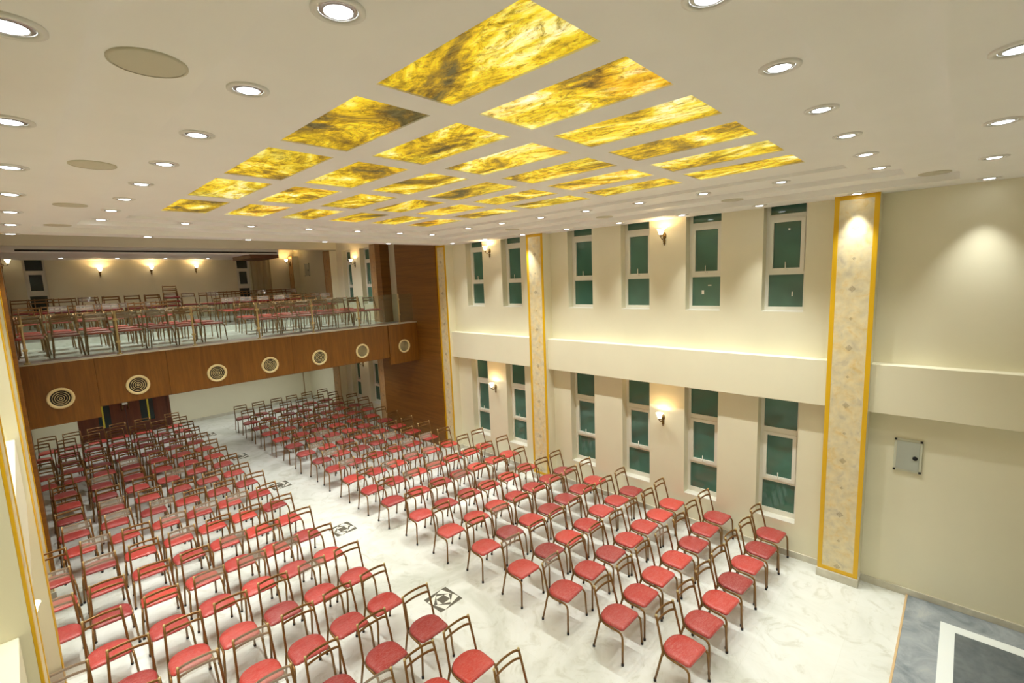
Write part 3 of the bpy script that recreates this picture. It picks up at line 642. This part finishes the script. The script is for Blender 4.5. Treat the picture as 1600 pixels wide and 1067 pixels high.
LEFT = [
[(3.25,3.17,0)],
[(3.23,4.01,0),(2.68,4.01,-1),(2.14,4.04,-3)],
[(3.26,4.92,-2),(2.62,4.92,2),(1.96,4.90,1),(1.43,4.93,-3)],
[(3.12,5.79,0),(2.57,5.79,-1),(2.03,5.79,-4),(1.48,5.80,-3),(0.95,5.82,-3),(0.42,5.83,-4)],
[(3.17,6.70,-3),(2.62,6.71,-2),(2.05,6.74,-2),(1.51,6.74,-3),(0.98,6.76,-4),(0.45,6.77,-5),(-0.07,6.79,-3)],
[(3.17,7.62,-2),(2.61,7.65,1),(2.09,7.64,-5),(1.51,7.65,-1),(0.93,7.65,-1),(0.30,7.67,0)],
[(3.20,8.56,-4),(2.62,8.53,-2),(2.07,8.57,-5),(1.51,8.52,1),(0.98,8.56,-5),(0.45,8.57,-3),(-0.08,8.58,0)],
[(3.20,9.45,-2),(2.65,9.45,0),(2.12,9.47,-3),(1.54,9.49,1),(1.03,9.50,-2),(0.45,9.50,1),(-0.09,9.51,0)],
[(3.25,10.30,5),(2.67,10.30,0),(2.12,10.32,1),(1.58,10.29,-2),(1.01,10.31,-4),(0.47,10.35,-3),(-0.08,10.32,2)],
[(3.26,11.19,-4),(2.67,11.22,-5),(2.13,11.23,-5),(1.56,11.24,-5),(0.91,11.26,5),(0.29,11.28,-3)],
[(3.26,12.06,4),(2.68,12.05,0),(2.10,12.08,-4),(1.50,12.08,-4),(0.87,12.07,-5),(0.26,12.08,3)],
[(3.26,12.98,0),(2.71,12.99,-2),(2.14,12.97,-2),(1.54,12.98,-2),(0.91,12.95,-2),(0.28,13.00,-2)],
[(3.27,13.88,1),(2.69,13.91,-2),(2.09,13.86,1),(1.48,13.85,2),(0.90,13.88,-2),(0.28,13.88,-2)],
[(3.29,14.76,2),(2.70,14.77,-2),(2.13,14.80,-2),(1.54,14.75,2),(0.91,14.74,2),(0.27,14.74,2)],
[(3.29,15.72,2),(2.74,15.70,0),(2.20,15.73,2),(1.61,15.71,2),(1.07,15.72,-1),(0.55,15.72,-1),(0.01,15.71,0)],
[(3.27,16.63,1),(2.73,16.63,-2),(2.17,16.61,2),(1.63,16.60,2),(1.08,16.55,0),(0.55,16.65,-2),(0.02,16.55,0)],
[(3.32,17.53,-2),(2.77,17.53,-2),(2.20,17.57,-2),(1.60,17.53,0),(1.05,17.50,2),(0.49,17.50,1)],
[(3.33,18.43,-2),(2.79,18.47,0),(2.22,18.42,-1),(1.66,18.44,0),(1.12,18.44,0),(0.58,18.46,-2),(0.03,18.46,0)],
[(3.28,19.27,-2),(2.47,19.28,-2),(1.82,19.29,1),(1.29,19.27,-2),(0.75,19.26,0),(0.22,19.27,-2)]]
def spread(rows, gap=.55, lo=-.12, hi=8.50):
    for row in rows:
        for _ in range(60):
            idx = sorted(range(len(row)), key=lambda k: row[k][0])
            for p, q_ in zip(idx, idx[1:]):
                g = gap-(row[q_][0]-row[p][0])
                if g > 0: row[p] = (row[p][0]-g/2, *row[p][1:]); row[q_] = (row[q_][0]+g/2, *row[q_][1:])
            for k in idx: row[k] = (min(max(row[k][0], lo), hi), *row[k][1:])
spread(RIGHT); spread(LEFT)
WR = {(4,1),(7,3),(8,2),(8,3),(9,2),(9,3),(10,1),(10,4),(10,5),(11,4),(11,1),(12,1),(2,4),(3,1),(13,2),(5,2),(9,4),(12,2)}
WL = {(2,3),(3,4),(4,4),(4,5),(5,2),(6,2),(6,3),(6,4),(7,3),(8,4),(8,6),(9,2),(9,3),(9,4),(9,6),(10,5),(10,6),(10,4),(7,7),(11,5),(12,3),(8,7),(5,7),(14,4),(13,5)}
for i, row in enumerate(RIGHT):
    for j, (x, y, r) in enumerate(row):
        chair(x, y, 0, r, 'red seat chair, window-side block, %s row from the stage, %s from aisle' % (ORD[i+1], ORD[j+1]), 'red chairs in rows on the hall floor', y < 13, (i+1, j+1) in WR)
for i, row in enumerate(LEFT):
    for j, (x, y, r) in enumerate(row):
        chair(x, y, 0, r, 'red seat chair, left block, %s visible row from camera, %s from aisle' % (ORD[i+1], ORD[j+1]), 'red chairs in rows on the hall floor', y < 13, (i+1, j+1) in WL)
BL = [.16, .70, 1.25, 1.78, 2.36, 2.90, 3.46]; BR = [4.86, 5.36, 5.88, 6.40, 6.92, 7.46, 8.0]
LASTC = {}
def brow(n, yb, z, xs_l, xs_r):
    xs = [[(x, 0) for x in sorted(xs_l+xs_r)]]; spread(xs, .545, .15, 8.15); xs = sorted(p[0] for p in xs[0]); xs_l, xs_r = xs[:len(xs_l)], xs[len(xs_l):]
    for side, xs in (('left', xs_l), ('right', xs_r)):
        for j, x in enumerate(xs):
            LASTC[side] = chair(x, yb-.23+random.uniform(-.03,.03), z, random.uniform(-2,2), 'balcony chair, %s row behind the railing, %s half, %s from the left' % (ORD[n], side, ORD[j+1]), 'chairs on the balcony', False, random.random() < .3)
brow(1, 14.20, 3.70, BL, BR)
brow(2, 15.15, 3.70, [x+.05 for x in BL], [x-.08 for x in BR])
brow(3, 16.05, 3.70, [x-.04 for x in BL], [x+.02 for x in BR])
brow(4, 17.42, 3.86, [x+.1 for x in BL[:6]], [x+.05 for x in BR])
brow(5, 18.32, 3.86, [.19,.72,1.24,1.78,2.35,2.88,3.42], [5.02,5.50,6.03,6.52,7.0,7.49,8.03])
brow(6, 19.45, 4.06, [.5,1.05,1.6,2.1,2.65,3.2], [5.05,5.55,6.05,6.55,7.05,7.6])
brow(7, 20.35, 4.06, [.2,.72,1.2,1.70,2.23,2.76,3.30,3.87], [4.40,4.92,5.37,5.85,6.34,6.82,7.30])
bx_, by_, _ = LASTC['left'].location; LASTC['left'].rotation_euler = (0, 0, 0)
chair(bx_, by_-.03, 4.20, 0, 'chair stacked on another in the rear balcony row, lower of two', 'stacked balcony chairs', False)
chair(bx_, by_-.06, 4.34, 0, 'chair stacked topmost above the rear balcony row', 'stacked balcony chairs', False)
print('chairs', nch[0])
